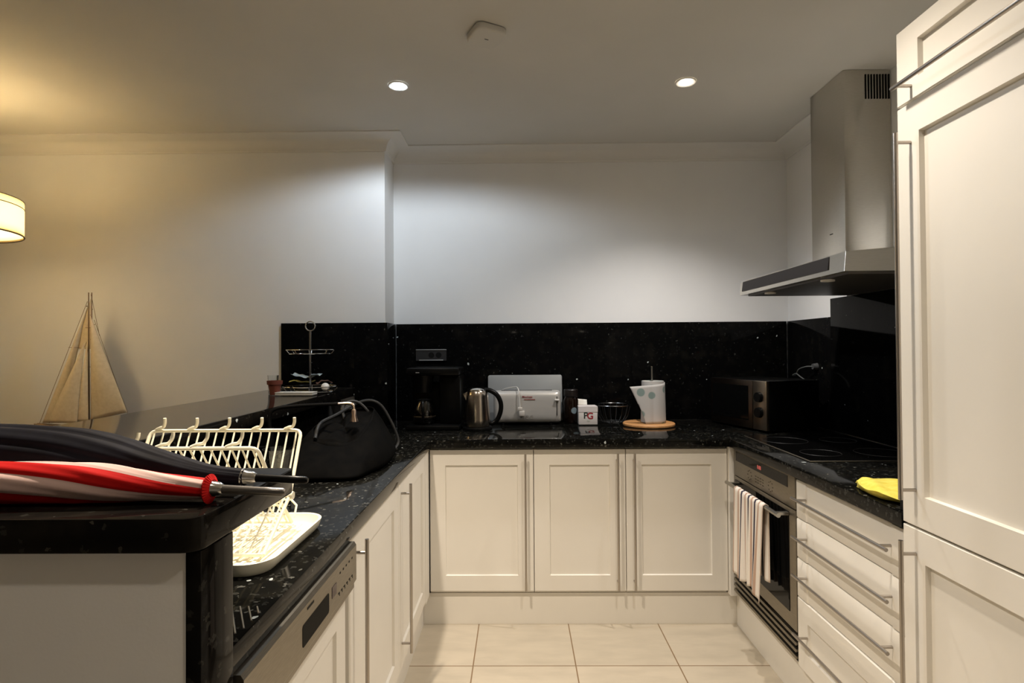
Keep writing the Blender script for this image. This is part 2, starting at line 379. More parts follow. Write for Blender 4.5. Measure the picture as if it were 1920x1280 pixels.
# drawers
t = thing('drawer_unit', 'white base unit of four drawers between the oven and the fridge housing', 'cabinet', (1.3, 1.82, .15))
MB().box(1.04, 1.59, 1.520, 2.124, .152, .856).build('body', CABIN, t)
for z0, z1, hz in ((.708, .846, .786), (.563, .705, .647), (.420, .560, .509), (.166, .417, .298)):
    s = MB(); P = P_right(1.520, z0)
    W = .606; H = z1-z0
    if hz < .4: s = shaker(P, W, H, fw=.07)
    else:
        bm = s.bm; prof2 = [(0, -.002), (.002, 0), (.068, 0), (.073, -.004), (W-.073, -.004), (W-.068, 0), (W-.002, 0), (W, -.002)]
        lo = [bm.verts.new(P(u, .0, n_-.002)) for u, n_ in prof2]; lo2 = [bm.verts.new(P(u, .004, n_)) for u, n_ in prof2]
        hi2 = [bm.verts.new(P(u, H-.004, n_)) for u, n_ in prof2]; hi = [bm.verts.new(P(u, H, n_-.002)) for u, n_ in prof2]
        for A, B in ((lo, lo2), (lo2, hi2), (hi2, hi)):
            for i in range(7): bm.faces.new((A[i], A[i+1], B[i+1], B[i]))
        b4 = [bm.verts.new(P(u, v, -.02)) for u, v in ((0, 0), (W, 0), (W, H), (0, H))]
        bm.faces.new(b4); bm.faces.new([b4[0], b4[1]]+lo[::-1]); bm.faces.new([b4[3], b4[2]]+hi[::-1])
        bm.faces.new([b4[0], lo[0], lo2[0], hi2[0], hi[0], b4[3]]); bm.faces.new([b4[1], lo[7], lo2[7], hi2[7], hi[7], b4[2]])
    d = s.build('drawer', CAB, t)
    bar_handle(d, (.983, 1.556, hz), (.983, 2.092, hz), (-1, 0, 0), .035)

# fridge housing
t = thing('fridge_housing', 'tall white integrated fridge freezer housing with three shaker fronts', 'fridge', (1.3, 1.21, 0))
FY0, FY1 = .905, 1.512
MB().box(1.022, 1.60, FY0, FY1-.001, 0, 2.15).build('body', CAB, t)
for z0, z1, mn in ((1.957, 2.152, 'top_door'), (.878, 1.951, 'upper_door'), (.166, .872, 'lower_door')):
    d = shaker(P_right(FY0, z0, 1.0), FY1-FY0, z1-z0, fw=.08, ft=.08 if z1-z0 > .3 else .05, d=.0125, bev=.002, th=.0215).build('door', CAB, t)
    if mn == 'top_door': bar_handle(d, (.962, .945, 1.992), (.962, 1.475, 1.992), (-1, 0, 0), .037, inset=.018)
    if mn == 'upper_door': bar_handle(d, (.962, 1.462, .946), (.962, 1.462, 1.874), (-1, 0, 0), .037, inset=.024)
    if mn == 'lower_door': bar_handle(d, (.962, 1.464, .22), (.962, 1.464, .843), (-1, 0, 0), .037, inset=.034)

# ================================================================== DISHWASHER
t = thing('dishwasher', 'built-in dishwasher with steel control strip under the left worktop', 'dishwasher', (-.7, 1.17, .15))
MB().box(-.99, -.462, .846, 1.455, .152, .856).build('body', CABIN, t)
XP = -.408; YE = 1.432
s = MB().prism([(-.455, .742), (-.414, .742), (-.414, .752), (XP, .762), (XP, .848), (-.413, .856), (-.455, .856)], .846, YE, axis='y', bev=.0)
pan = s.build('control_panel', STEELD, t, ang=20)
MB().prism(rrect(1.075, 1.225, .775, .817, .006), XP-.002, XP+.0006, axis='x').build('grip_recess', mat('recess_dark', (.012, .011, .009), .7, 0, Specular_IOR_Level=.1), pan)
MB().box(XP-.001, XP+.0008, 1.245, 1.275, .794, .818).build('display', mat('display_maroon', (.03, .008, .012), .15), pan)
for i in range(6): MB().box(XP-.001, XP+.0006, 1.288+i*.02, 1.298+i*.02, .785, .7875).box(XP-.001, XP+.0006, 1.296+i*.02, 1.298+i*.02, .779, .785).build('button_mark', BLKM, pan)
for i in range(5): MB().box(XP-.001, XP+.0006, 1.30+i*.023, 1.306+i*.023, .826, .830).build('indicator_mark', BLKM, pan)
MB().box(XP-.001, XP+.0006, 1.10, 1.135, .836, .8405).build('brand_mark', BLKM, pan)
shaker(P_left(.846, .166, -.436), YE-.846, .572, fw=.07).build('door', CAB, t)

# ================================================================== OVEN
t = thing('oven', 'built-in stainless steel oven with a dark glass door and striped towel', 'oven', (1.3, 2.43, .15))
OY0, OY1 = 2.131, 2.741
MB().box(1.042, 1.59, OY0, OY1, .16, .854).build('body', BLKM, t)
cpn = MB().box(1.015, 1.04, OY0, OY1-.012, .732, .852, bev=.0015).build('control_panel', STEELD, t)
MB().box(1.0135, 1.016, OY0+.055, OY1-.04, .802, .845).build('display', BLKG, cpn)
REDM = emit('red_digits', (.55, .10, .08), .35)
lettering('clock_digits', '8:88', .022, REDM, cpn, frame_mtx((1.0131, 2.44, .822), (0, -1, 0), (0, 0, 1)), depth=.0002)
MBR = mat('mark_brown', (.05, .035, .02), .6)
for cyy in (2.545, 2.335):
    s = MB()
    for a in range(0, 360, 45):
        yy = cyy+.020*math.cos(math.radians(a)); zz = .768+.020*math.sin(math.radians(a)); s.box(1.0142, 1.016, yy-.003, yy+.003, zz-.002, zz+.002)
    s.build('dial_mark', MBR, cpn)
for i in range(4):
    for j in range(3): MB().box(1.0142, 1.016, 2.40+i*.024, 2.414+i*.024, .752+j*.012, .755+j*.012).build('button_mark', MBR, cpn)
dr = MB().box(1.016, 1.04, OY0, OY1-.008, .282, .728, bev=.0015).build('door', STEELD, t)
MB().box(1.0135, 1.0165, OY0+.05, OY1-.028, .338, .712).build('glass', BLKG, dr)
hs = MB().cyl((.965, 2.155, .704), (.965, 2.69, .704), .0085, n=16)
for yy in (2.185, 2.66): hs.box(.965, 1.0145, yy-.009, yy+.009, .698, .710, bev=.002)
hs.build('handle', STEEL, dr)
vn = MB().box(1.030, 1.040, OY0, OY1-.003, .165, .279)
vn.build('vent_back', BLKM, t)
for i in range(4): MB().prism([(1.012, .184+i*.025), (1.029, .188+i*.025), (1.029, .196+i*.025), (1.014, .194+i*.025)], OY0+.001, OY1-.004, axis='y').build('vent_slat', STEELD, t)

# towel over oven handle
def towel():
    TW = [(0, (.50, .36, .28)), (.05, (.78, .72, .64)), (.15, (.50, .34, .26)), (.20, (.78, .72, .64)), (.265, (.03, .025, .05)), (.315, (.78, .72, .65)), (.40, (.46, .28, .20)), (.44, (.76, .70, .62)),
          (.51, (.03, .025, .05)), (.555, (.76, .70, .62)), (.62, (.48, .32, .24)), (.67, (.78, .72, .65)), (.73, (.03, .025, .05)), (.775, (.78, .72, .64)), (.85, (.48, .33, .25)), (.89, (.78, .72, .65)), (.97, (.6, .5, .42))]
    m = uvmat('towel_stripes', TW, .9)
    n_, l_, b_ = nodes(m); tx = n_.new('ShaderNodeTexNoise'); tx.inputs['Scale'].default_value = 500; tcc = n_.new('ShaderNodeTexCoord'); l_.new(tcc.outputs['Object'], tx.inputs['Vector'])
    bb = n_.new('ShaderNodeBump'); bb.inputs['Strength'].default_value = .4; bb.inputs['Distance'].default_value = .001; l_.new(tx.outputs['Fac'], bb.inputs['Height']); l_.new(bb.outputs['Normal'], b_.inputs['Normal'])
    R = .012
    def fn(u, v):
        # v: 0 front hem -> 1 back hem
        Lf = .355+.02*math.sin(u*7)+(.02 if u > .5 else 0); Lb = .31-.02*u
        tot = Lf+PI*R+Lb; sdist = v*tot
        y_top = 2.565-.30*u
        if sdist < Lf:
            k = (Lf-sdist)/Lf; z = .704-(Lf-sdist); x = .965-R
            yb = 2.553-.262*u+.010*math.sin(u*9); y = y_top*(1-k)+yb*k
            x += -.010*k*(.6+.4*math.sin(u*23+1.0))-.004*math.sin(u*46)*k
            y += .004*math.sin(u*23+k*2)*k
        elif sdist < Lf+PI*R:
            a = (sdist-Lf)/R; x = .965-R*math.cos(a); z = .704+R*math.sin(a); y = y_top
        else:
            q = sdist-Lf-PI*R; k = q/Lb; z = .704-q; x = .965+R+.006*math.sin(u*19)*k-.004*k; y = y_top-.012*k
        return Vector((x, y, z))
    o = MB().grid(fn, 90, 60).build('tea_towel', m, loc=(.965, 2.43, .704), ang=80, solid=.0022)
    return tag(o, 'striped cream, brown and navy tea towel folded over the oven handle', 'towel')
towel()

# ================================================================== HOB, HOOD
t = thing('hob', 'black ceramic hob with steel trim set in the right worktop', 'hob', (1.33, 2.47, .9005))
MB().box(1.085, 1.575, 2.158, 2.785, .9008, .905, bev=.001).build('trim', STEELD, t)
MB().box(1.091, 1.569, 2.166, 2.777, .9052, .9062).build('glass', BLKG, t)
RG_ = mat('ring_grey', (.018, .018, .018), .5)
for cx, cyy, rr in ((1.21, 2.32, .075), (1.21, 2.63, .095), (1.45, 2.32, .095), (1.45, 2.63, .075)):
    MB().tube([(cx+rr*math.cos(a*PI/20), cyy+rr*math.sin(a*PI/20), .9063) for a in range(40)], .0006, 4, closed=True).build('cooking_ring', RG_, t)

t = thing('cooker_hood', 'stainless steel chimney cooker hood on the right wall above the hob', 'cooker hood', (1.4, 2.5, 1.58))
ch = MB().box(1.415, 1.618, 2.485, 2.765, 1.65, 2.5285, bev=.001).build('chimney', STEELH, t)
s = MB()
for i in range(9): s.box(1.507+i*.0125, 1.5135+i*.0125, 2.4835, 2.4855, 2.402, 2.508)
s.build('vent_grille', BLKM, ch)
MB().box(1.4138, 1.4155, 2.583, 2.607, 1.835, 1.839).build('brand_mark', BLKM, ch)
HY0, HY1, HX = 1.915, 2.815, 1.085
cn = MB()
cn.prism([(HX, 1.583), (HX+.006, 1.649), (1.40, 1.675), (1.615, 1.675), (1.615, 1.583)], HY0, HY1, axis='y', bev=.0015)
can = cn.build('canopy', STEELH, t, ang=20)
MB().prism([(HX-.0015, 1.600), (HX+.0045, 1.646), (HX+.008, 1.646), (HX+.003, 1.600)], HY0+.10, HY1-.03, axis='y').build('control_strip', mat('strip_dark', (.014, .012, .012), .5, 0, Specular_IOR_Level=.2), can)
MB().box(HX+.03, 1.60, HY0+.03, HY1-.03, 1.577, 1.5835).build('filter_panel', mat('hood_filter', (.13, .12, .11), .4, .8), can)
for yy in (2.12, 2.60):
    MB().cyl((1.14, yy, 1.5715), (1.14, yy, 1.577), .024, n=20).build('lamp', WHITEP, can)

# ================================================================== LIGHTS
def spotlamp(parent, x, y, z, wts, colr, ang, bl, rad=.03):
    ld = bpy.data.lights.new('spot', 'SPOT'); ld.energy = wts; ld.color = colr; ld.spot_size = math.radians(ang); ld.spot_blend = bl; ld.shadow_soft_size = rad
    lo = bpy.data.objects.new('lamp_light', ld); COL.objects.link(lo); lo.parent = parent; lo.location = (0, 0, z)
EM_C = emit('led_cold', (.85, .93, 1.0), 40); EM_W = emit('halogen_warm', (1.0, .88, .70), 30)
GLOW = []
for x, y, wts, colr, ang, bl, nm in DOWNLIGHTS:
    vis = y > 2
    lab2 = 'warm white recessed ceiling spotlight directly over the '+('dish rack' if x < 0 else 'drawers') if y > 1 else 'warm white ceiling spotlight added unseen as room fill behind the viewer, on the '+('left' if x < 0 else 'right')
    lab = ('cold bluish white recessed ceiling spotlight, left of the two in view' if nm[0] == 'c' else 'warm white recessed ceiling spotlight above the oven side') if vis else lab2
    t = thing('ceiling_spotlight', lab, 'spotlight', (x, y, CEIL), 'recessed spotlights in the kitchen ceiling')
    MB().lathe([(.046, -.0005), (.046, -.003), (.042, -.006), (.031, -.004), (.030, -.0015)], (x, y, CEIL), 32).build('rim', WHITEP, t)
    MB().lathe([(0, -.010), (.018, -.009), (.028, -.005), (.030, -.0015)], (x, y, CEIL), 32).build('bulb', EM_C if nm[0] == 'c' else EM_W, t)
    spotlamp(t, x, y, -.025, wts, colr, ang, bl)

px, py_, pw, pc = PENDANT
t = thing('pendant_lamp', 'cream drum pendant lamp glowing warmly at the left edge', 'lamp', (px, py_, CEIL))
R = .305; z0 = 1.873; z1 = 2.036
SH = bpy.data.materials.new('shade_fabric'); SH.use_nodes = True; n, l = SH.node_tree.nodes, SH.node_tree.links
n.remove(n['Principled BSDF']); d1 = n.new('ShaderNodeBsdfDiffuse'); d2 = n.new('ShaderNodeBsdfTranslucent'); mxs = n.new('ShaderNodeMixShader')
d1.inputs['Color'].default_value = (.85, .72, .45, 1); d2.inputs['Color'].default_value = (.95, .86, .60, 1); mxs.inputs[0].default_value = .55
l.new(d1.outputs[0], mxs.inputs[1]); l.new(d2.outputs[0], mxs.inputs[2]); l.new(mxs.outputs[0], n['Material Output'].inputs['Surface'])
MB().lathe([(0, z1-.006), (R-.004, z1-.006)], (px, py_, 0), 48).build('added_top_disc', SH, t)  # unseen disc added to dim the lamp's glow on the ceiling
MB().lathe([(0, z0+.010), (R-.004, z0+.010)], (px, py_, 0), 48).build('bottom_diffuser', SH, t)
MB().grid(lambda u, v: Vector((px+R*math.cos(2*PI*u), py_+R*math.sin(2*PI*u), z0+(z1-z0)*v)), 64, 4, closed_u=True).build('lamp_shade', SH, t, solid=.002, ang=60)
HOOP = mat('hoop_brown', (.05, .03, .012), .8)
for zz, rr in ((z0, .0032), (z1-.033, .0022), (z1, .0015)):
    MB().tube([(px+(R+.001)*math.cos(a*PI/32), py_+(R+.001)*math.sin(a*PI/32), zz) for a in range(64)], rr, 6, closed=True).build('hoop', HOOP, t)
MB().cyl((px, py_, z1-.01), (px, py_, CEIL-.02), .003, n=8).build('cord', BLKP, t)
MB().lathe([(0, -.03), (.03, -.028), (.05, -.01), (.05, 0)], (px, py_, CEIL), 24).build('ceiling_rose', WHITEP, t)
MB().lathe([(0, z0+.015), (.02, z0+.02), (.03, z0+.045), (.026, z0+.075), (.015, z0+.1), (.014, z1)], (px, py_, 0), 20).build('bulb', emit('pendant_bulb', (1, .82, .5), 6), t)
s = MB()
for a in range(3): s.cyl((px, py_, z1-.005), (px+R*math.cos(a*2*PI/3), py_+R*math.sin(a*2*PI/3), z1-.005), .0015, n=6)
s.build('spokes', CHROME, t)
for dz, e, rad in ((z0+.075-CEIL, pw, .045),):
    ld = bpy.data.lights.new('pendant_light', 'POINT'); ld.energy = e; ld.color = pc; ld.shadow_soft_size = rad
    lo = bpy.data.objects.new('lamp_light', ld); COL.objects.link(lo); lo.parent = t; lo.location = (.055, 0, dz)

# smoke detector
t = thing('smoke_detector', 'small square white smoke detector on the ceiling', 'smoke detector', (-.112, 2.145, CEIL))
a0 = math.radians(28); q = Matrix.Translation((-.112, 2.15, 0)) @ Matrix.Rotation(a0, 4, 'Z')
MB().prism(rrect(-.062, .062, -.062, .062, .025), CEIL-.030, CEIL-.001, bev=.008, seg=3).build('body', CEILM, t, mtx=q)
MB().prism(rrect(-.008, .008, -.002, .002, .0015), CEIL-.0312, CEIL-.0298).build('indicator', mat('dark_slot', (.1, .1, .09), .5), t, mtx=q)

# ================================================================== SOCKETS
t = thing('wall_socket', 'dark grey double socket plate on the splashback above the coffee maker', 'socket', (-.522, 3.439, 1.298))
pl = MB().prism(rrect(-.614, -.431, 1.262, 1.330, .004), 3.430, 3.4395, axis='y').build('plate', mat('socket_grey', (.022, .022, .024), .4), t)
MB().box(-.614, -.431, 3.426, 3.430, 1.325, 1.331, bev=.001).build('top_trim', mat('trim_grey', (.30, .30, .30), .4, .2), t)
MB().box(-.595, -.450, 3.426, 3.430, 1.263, 1.268, bev=.001).build('bottom_trim', mat('trim_grey2', (.42, .42, .42), .4, .2), t)
for cx in (-.522, -.478): MB().cyl((cx, 3.4285, 1.296), (cx, 3.4305, 1.296), .017, n=24).build('outlet', BLKM, t)

# ================================================================== MICROWAVE + cable
t = thing('microwave', 'black and steel microwave standing askew in the right back corner', 'microwave', (1.32, 3.13, .902))
c0 = Vector((1.232, 2.868, 0)); c1 = Vector((1.100, 3.298, 0)); W = (c1-c0).length; dx = (c0-c1).normalized(); dyv = Vector((-dx.y, dx.x, 0))
if dyv.x < 0: dyv = -dyv
MW = Matrix((dx, dyv, Vector((0, 0, 1)))).transposed().to_4x4(); MW.translation = c1   # x: left->right along the face, y: into the body
h0, h1 = .912, 1.160
for fx in (.03, W-.03):
    for fy in (.05, .28): MB().cyl((fx, fy, .9005), (fx, fy, h0+.002), .012, n=12).build('foot', BLKP, t, mtx=MW)
MB().box(0, W, .018, .325, h0, h1, bev=.003).build('body', BLKP, t, mtx=MW)
dsp = W*.775
fd = MB().box(.001, dsp-.0015, 0, .018, h0, h1-.001, bev=.002).build('door', mat('mw_steel', (.13, .10, .08), .3, 1), t, mtx=MW)
MB().box(.02, dsp-.032, -.0015, .001, h0+.04, h1-.03).build('window', BLKG, fd, mtx=MW)
pn = MB().box(dsp+.0015, W-.001, 0, .018, h0, h1-.001, bev=.002).build('control_panel', mat('mw_panel_steel', (.42, .35, .27), .33, 1), t, mtx=MW)
for zz in (1.078, 1.000): MB().cyl((dsp+(W-dsp)*.5, -.016, zz), (dsp+(W-dsp)*.5, 0, zz), .024, .027, n=28).build('knob', BLKP, pn, mtx=MW)
cable = [(1.603, 3.10, 1.224), (1.585, 3.10, 1.224), (1.565, 3.14, 1.222), (1.555, 3.20, 1.205), (1.56, 3.24, 1.175), (1.555, 3.27, 1.17), (1.555, 3.23, 1.180), (1.55, 3.17, 1.165), (1.55, 3.09, 1.14), (1.555, 3.03, 1.11), (1.56, 3.00, 1.07), (1.56, 3.01, 1.045), (1.55, 3.05, 1.035)]
def smooth_path(p, n=6):
    P = [Vector(a) for a in p]; P = [P[0]]+P+[P[-1]]; out = []
    for i in range(1, len(P)-2):
        for k in range(n):
            u = k/n; a, b_, c, d = P[i-1], P[i], P[i+1], P[i+2]
            out.append(.5*((2*b_)+(c-a)*u+(2*a-5*b_+4*c-d)*u*u+(3*b_-a-3*c+d)*u**3))
    out.append(P[-2]); return out
tk = thing('appliance_cord', 'grey flex looping from a round plug on the right splashback above the microwave', 'cord', (1.6, 3.1, 1.224))
MB().tube(smooth_path(cable), .0035, 8).build('flex', mat('flex_grey', (.10, .105, .10), .5), tk)
MB().cyl((1.604, 3.10, 1.224), (1.580, 3.10, 1.224), .019, .015, n=20).build('plug', mat('plug_grey', (.07, .07, .07), .5), tk)

# ================================================================== KETTLE
kx, ky = -.222, 3.07
t = thing('kettle', 'brushed steel electric kettle with black handle, left of the toaster', 'kettle', (kx, ky, .9005))
MB().lathe([(0, 0), (.078, 0), (.080, .006), (.078, .014), (.07, .018), (0, .018)], (kx, ky, .9005), 40).build('base', BLKP, t)
MB().lathe([(0, .019), (.066, .019), (.0685, .024), (.068, .06), (.064, .12), (.0585, .18), (.055, .200), (.050, .208), (0, .208)], (kx, ky, .9005), 48).build('body', mat('kettle_steel', (.46, .41, .36), .2, 1), t)
MB().lathe([(.0505, .2085), (.049, .216), (.035, .224), (0, .226)], (kx, ky, .9005), 40).build('lid', CHROME, t)
MB().prism([(kx-.050, 1.105), (kx-.078, 1.092), (kx-.074, 1.080), (kx-.056, 1.050)], ky-.016, ky+.016, axis='y', bev=.004).build('spout', mat('kettle_steel2', (.46, .41, .36), .22, 1), t)
hp = smooth_path([(kx+.042, ky, 1.112), (kx+.07, ky, 1.108), (kx+.105, ky, 1.085), (kx+.125, ky, 1.045), (kx+.125, ky, 1.0), (kx+.108, ky, .955), (kx+.085, ky, .935), (kx+.066, ky, .936)])
MB().tube(hp, .0125, 12).build('handle', BLKP, t)

# ================================================================== TOASTER
t = thing('toaster', 'long silver-white toaster with a side lever, its cord draped in front', 'toaster', (.045, 3.27, .9005))
s = MB()
def tst(u, v):
    # closed cross-section in y-z swept along x
    X0, X1 = -.142, .236
    x = X0+(X1-X0)*u; a = 2*PI*v
    edge = min(u, 1-u)*(X1-X0); k = 1 if edge > .03 else math.sqrt(max(0, 1-((.03-edge)/.03)**2))*.25+.75
    cyl_ = abs(math.cos(a))**.42*(1 if math.cos(a) > 0 else -1); szl = abs(math.sin(a))**.42*(1 if math.sin(a) > 0 else -1)
    return Vector((x, 3.28+.058*cyl_*k, 1.003+.090*szl*(k*.25+.75)-(.004*(u-.5)**2)))
s.grid(tst, 40, 48)
b0 = [v for v in s.bm.verts]
bmesh.ops.remove_doubles(s.bm, verts=s.bm.verts[:], dist=1e-5)
bmesh.ops.holes_fill(s.bm, edges=[e for e in s.bm.edges if e.is_boundary], sides=0)
TB = mat('toaster_silver', (.55, .53, .50), .28, .35)
s.build('body', TB, t, ang=50)
MB().box(-.10, .19, 3.272, 3.288, 1.090, 1.0945).build('bread_slot', BLKM, t)
for fx in (-.09, .18): MB().cyl((fx, 3.24, .9006), (fx, 3.24, .918), .009, n=12).build('foot', BLKP, t)
MB().box(.2125, .2165, 3.2195, 3.223, .955, 1.062).build('lever_slot', BLKM, t)
MB().box(.202, .227, 3.205, 3.222, 1.038, 1.048, bev=.003).build('lever', WHITEP, t)
BR = mat('brand_red', (.28, .05, .05), .5)
lettering('brand_lettering', 'Moulinex', .0155, BR, t, frame_mtx((.048, 3.2205, 1.0605), (1, 0, 0), (0, 0, 1)))
MB().box(.030, .092, 3.2195, 3.222, 1.0445, 1.0475).build('brand_rule', BR, t)
s = MB()
for bx in (.024, .048, .072): s.tube([(bx+.008*math.cos(a*PI/8), 3.2195+.001*0, .948+.010*math.sin(a*PI/8)) for a in range(16)], .0009, 5, closed=True)
s.build('button_rings', mat('button_grey', (.2, .18, .16), .4), t)
CW = mat('cord_white', (.6, .58, .54), .45)
MB().tube(smooth_path([(-.10, 3.33, 1.09), (-.07, 3.30, 1.103), (-.03, 3.27, 1.112), (-.008, 3.24, 1.112), (.002, 3.212, 1.085), (.004, 3.208, 1.04), (.006, 3.206, 1.0)]), .003, 8).build('cord', CW, t)
MB().box(-.006, .020, 3.190, 3.2135, .985, 1.004, bev=.004).box(.001, .033, 3.186, 3.2135, .955, .985, bev=.005).build('plug', mat('plug_white', (.5, .47, .43), .4), t)

tag(MB().prism(rrect(-.182, .258, 0, .272, .012), -.004, .004, axis='y', bev=.0015)
    .build('baking_tray', SILV, loc=(0, 0, 0), mtx=Matrix.Translation((0, 3.395, .903)) @ Matrix.Rotation(-.10, 4, 'X')), 'flat grey metal board leaning upright behind the toaster', 'tray')

# jar
t = thing('coffee_jar', 'dark glass coffee jar with a small blue badge, right of the toaster', 'jar', (.302, 3.325, .9005))
MB().lathe([(0, 0), (.040, 0), (.043, .006), (.043, .13), (.036, .145), (.034, .152), (0, .152)], (.302, 3.325, .9005), 32).build('jar_body', mat('coffee_glass', (.008, .0035, .002), .1, 0, Specular_IOR_Level=.3), t)
MB().lathe([(.038, .153), (.041, .155), (.041, .190), (.038, .194), (0, .194)], (.302, 3.325, .9005), 32).build('lid', mat('jar_lid', (.006, .003, .0025), .4), t)
s = MB()
s.grid(lambda u, v: Vector((.302+.0436*math.sin((u-.5)*1.0+.35), 3.325-.0436*math.cos((u-.5)*1.0+.35), .958+.034*v)), 14, 6)
def clip_round(sx):
    for f in list(sx.bm.faces):
        c = f.calc_center_median(); 
        if ((c.x-.317)/.020)**2+((c.z-.975)/.017)**2 > 1: sx.bm.faces.remove(f)
s2 = MB(); s2.grid(lambda u, v: Vector((.302+.0438*math.sin(.35+.42*v*math.cos(2*PI*u)), 3.325-.0438*math.cos(.35+.42*v*math.cos(2*PI*u)), .975+.018*v*math.sin(2*PI*u))), 24, 4, closed_u=True, uv=False)
s.bm.free(); s2.build('badge', mat('badge_blue', (.16, .21, .24), .4), t)

# tea box
t = thing('tea_box', 'white tea bag box with PG lettering and an opened flap', 'box', (.39, 3.29, .9005))
MB().box(.338, .443, 3.24, 3.34, .901, 1.000, bev=.001).build('carton', CARD, t)
MB().box(.3365, .4445, 3.2385, 3.2400, .971, 1.0005).box(.3365, .4445, 3.2385, 3.342, 1.0005, 1.0020).build('lid', mat('box_lid', (.72, .66, .64), .6), t)
MB().grid(lambda u, v: Vector((.334+.062*u+.006*v*(1-u), 3.33+.012*v, 1.002+.036*v-.006*u*v)), 8, 6).build('inner_bag', mat('foil_white', (.8, .78, .72), .3), t, solid=.0015)
DG = mat('letter_green', (.02, .035, .03), .5)
lettering('brand_letter', 'P', .050, DG, t, frame_mtx((.377, 3.2396, .950), (1, 0, 0), (0, 0, 1)))
lettering('brand_letter', 'G', .050, mat('letter_red', (.33, .02, .03), .5), t, frame_mtx((.402, 3.2392, .948), (1, 0, 0), (0, 0, 1)))
lettering('small_print', 'tips', .012, mat('letter_pale', (.42, .44, .36), .5), t, frame_mtx((.392, 3.2396, .922), (1, 0, 0), (0, 0, 1)))

# wire basket
t = thing('wire_basket', 'round black wire basket between the tea box and the kitchen roll', 'basket', (.545, 3.330, .9005))
WB = mat('wire_dark', (.02, .02, .02), .4, .3)
def ring(c, r, z, rr, n=40): return MB().tube([(c[0]+r*math.cos(2*PI*a/n), c[1]+r*math.sin(2*PI*a/n), z) for a in range(n)], rr, 6, closed=True)
ring((.545, 3.330), .102, 1.003, .0028).build('rim', mat('rim_chrome', (.16, .16, .16), .25, 1), t)
ring((.545, 3.330), .062, .905, .002).build('base_ring', WB, t)
for a in range(16):
    c_, s_ = math.cos(2*PI*a/16), math.sin(2*PI*a/16)
    MB().tube([(.545+.102*c_, 3.330+.102*s_, 1.003), (.545+.085*c_, 3.330+.085*s_, .94), (.545+.062*c_, 3.330+.062*s_, .905), (.545, 3.330, .904)], .0014, 5).build('wire', WB, t)

# kitchen roll
bx, by = .722, 3.20
tag(MB().lathe([(0, 0), (.138, 0), (.142, .004), (.142, .012), (.138, .016), (0, .016)], (bx, by, .9005), 56).build('round_board', WOOD, loc=(0, 0, 0)), 'round wooden board under the kitchen roll', 'board')
t = thing('roll_holder', 'upright steel kitchen roll post standing on the round board', 'roll holder', (.742, 3.20, .917))
MB().lathe([(0, 0), (.04, 0), (.04, .003), (0, .003)], (.742, 3.20, .9175), 24).build('foot', STEEL, t)
MB().cyl((.742, 3.20, .9205), (.742, 3.20, 1.228), .0055, n=14).build('post', STEEL, t)
t = thing('kitchen_roll', 'white patterned kitchen roll with its loose sheet hanging open to the left', 'kitchen roll', (.742, 3.20, .921))
PR = mat('printed_paper', (.74, .72, .69), .92)
n, l, b = nodes(PR); tcn = n.new('ShaderNodeTexCoord'); vo = n.new('ShaderNodeTexVoronoi'); vo.inputs['Scale'].default_value = 18
l.new(tcn.outputs['Object'], vo.inputs['Vector']); rr_ = n.new('ShaderNodeValToRGB'); rr_.color_ramp.elements[0].position = .36; rr_.color_ramp.elements[1].position = .44
l.new(vo.outputs['Distance'], rr_.inputs['Fac']); spc = n.new('ShaderNodeSeparateColor'); l.new(vo.outputs['Color'], spc.inputs[0])
gtn = n.new('ShaderNodeMath'); gtn.operation = 'GREATER_THAN'; gtn.inputs[1].default_value = .42; l.new(spc.outputs[0], gtn.inputs[0])
inv = n.new('ShaderNodeMath'); inv.operation = 'SUBTRACT'; inv.inputs[0].default_value = 1; l.new(rr_.outputs['Color'], inv.inputs[1])
mm = n.new('ShaderNodeMath'); mm.operation = 'MULTIPLY'; l.new(inv.outputs[0], mm.inputs[0]); l.new(gtn.outputs[0], mm.inputs[1])
mxx = n.new('ShaderNodeMixRGB'); l.new(mm.outputs[0], mxx.inputs[0]); mxx.inputs[1].default_value = (.52, .50, .48, 1); mxx.inputs[2].default_value = (.22, .29, .27, 1); l.new(mxx.outputs[0], b.inputs['Base Color'])
rlm = Matrix.Translation((.745, 3.20, .921))
MB().lathe([(.02, 0), (.066, 0), (.060, .226), (.02, .226), (.02, 0)], (0, 0, 0), 40).build('roll', PR, t, mtx=rlm)
def sheet(u, v):
    # from the roll's right side round the front to a free corner on the left
    a = math.radians(20)-math.radians(120)*min(1, u/.62)
    r = .070-.004*v
    x = .745+r*math.cos(a); y = 3.20+r*math.sin(a)
    if u > .62:
        k = (u-.62)/.38; x -= k*(.045+.085*v**1.2)*1.0; y -= .018*k*(1-k)+.01*k
    return Vector((x, y, .918+.208*v-(.006*u if v > .5 else 0)+.016*(1-u)*v))
MB().grid(sheet, 40, 16).build('loose_sheet', PR, t, solid=.0008, ang=80)

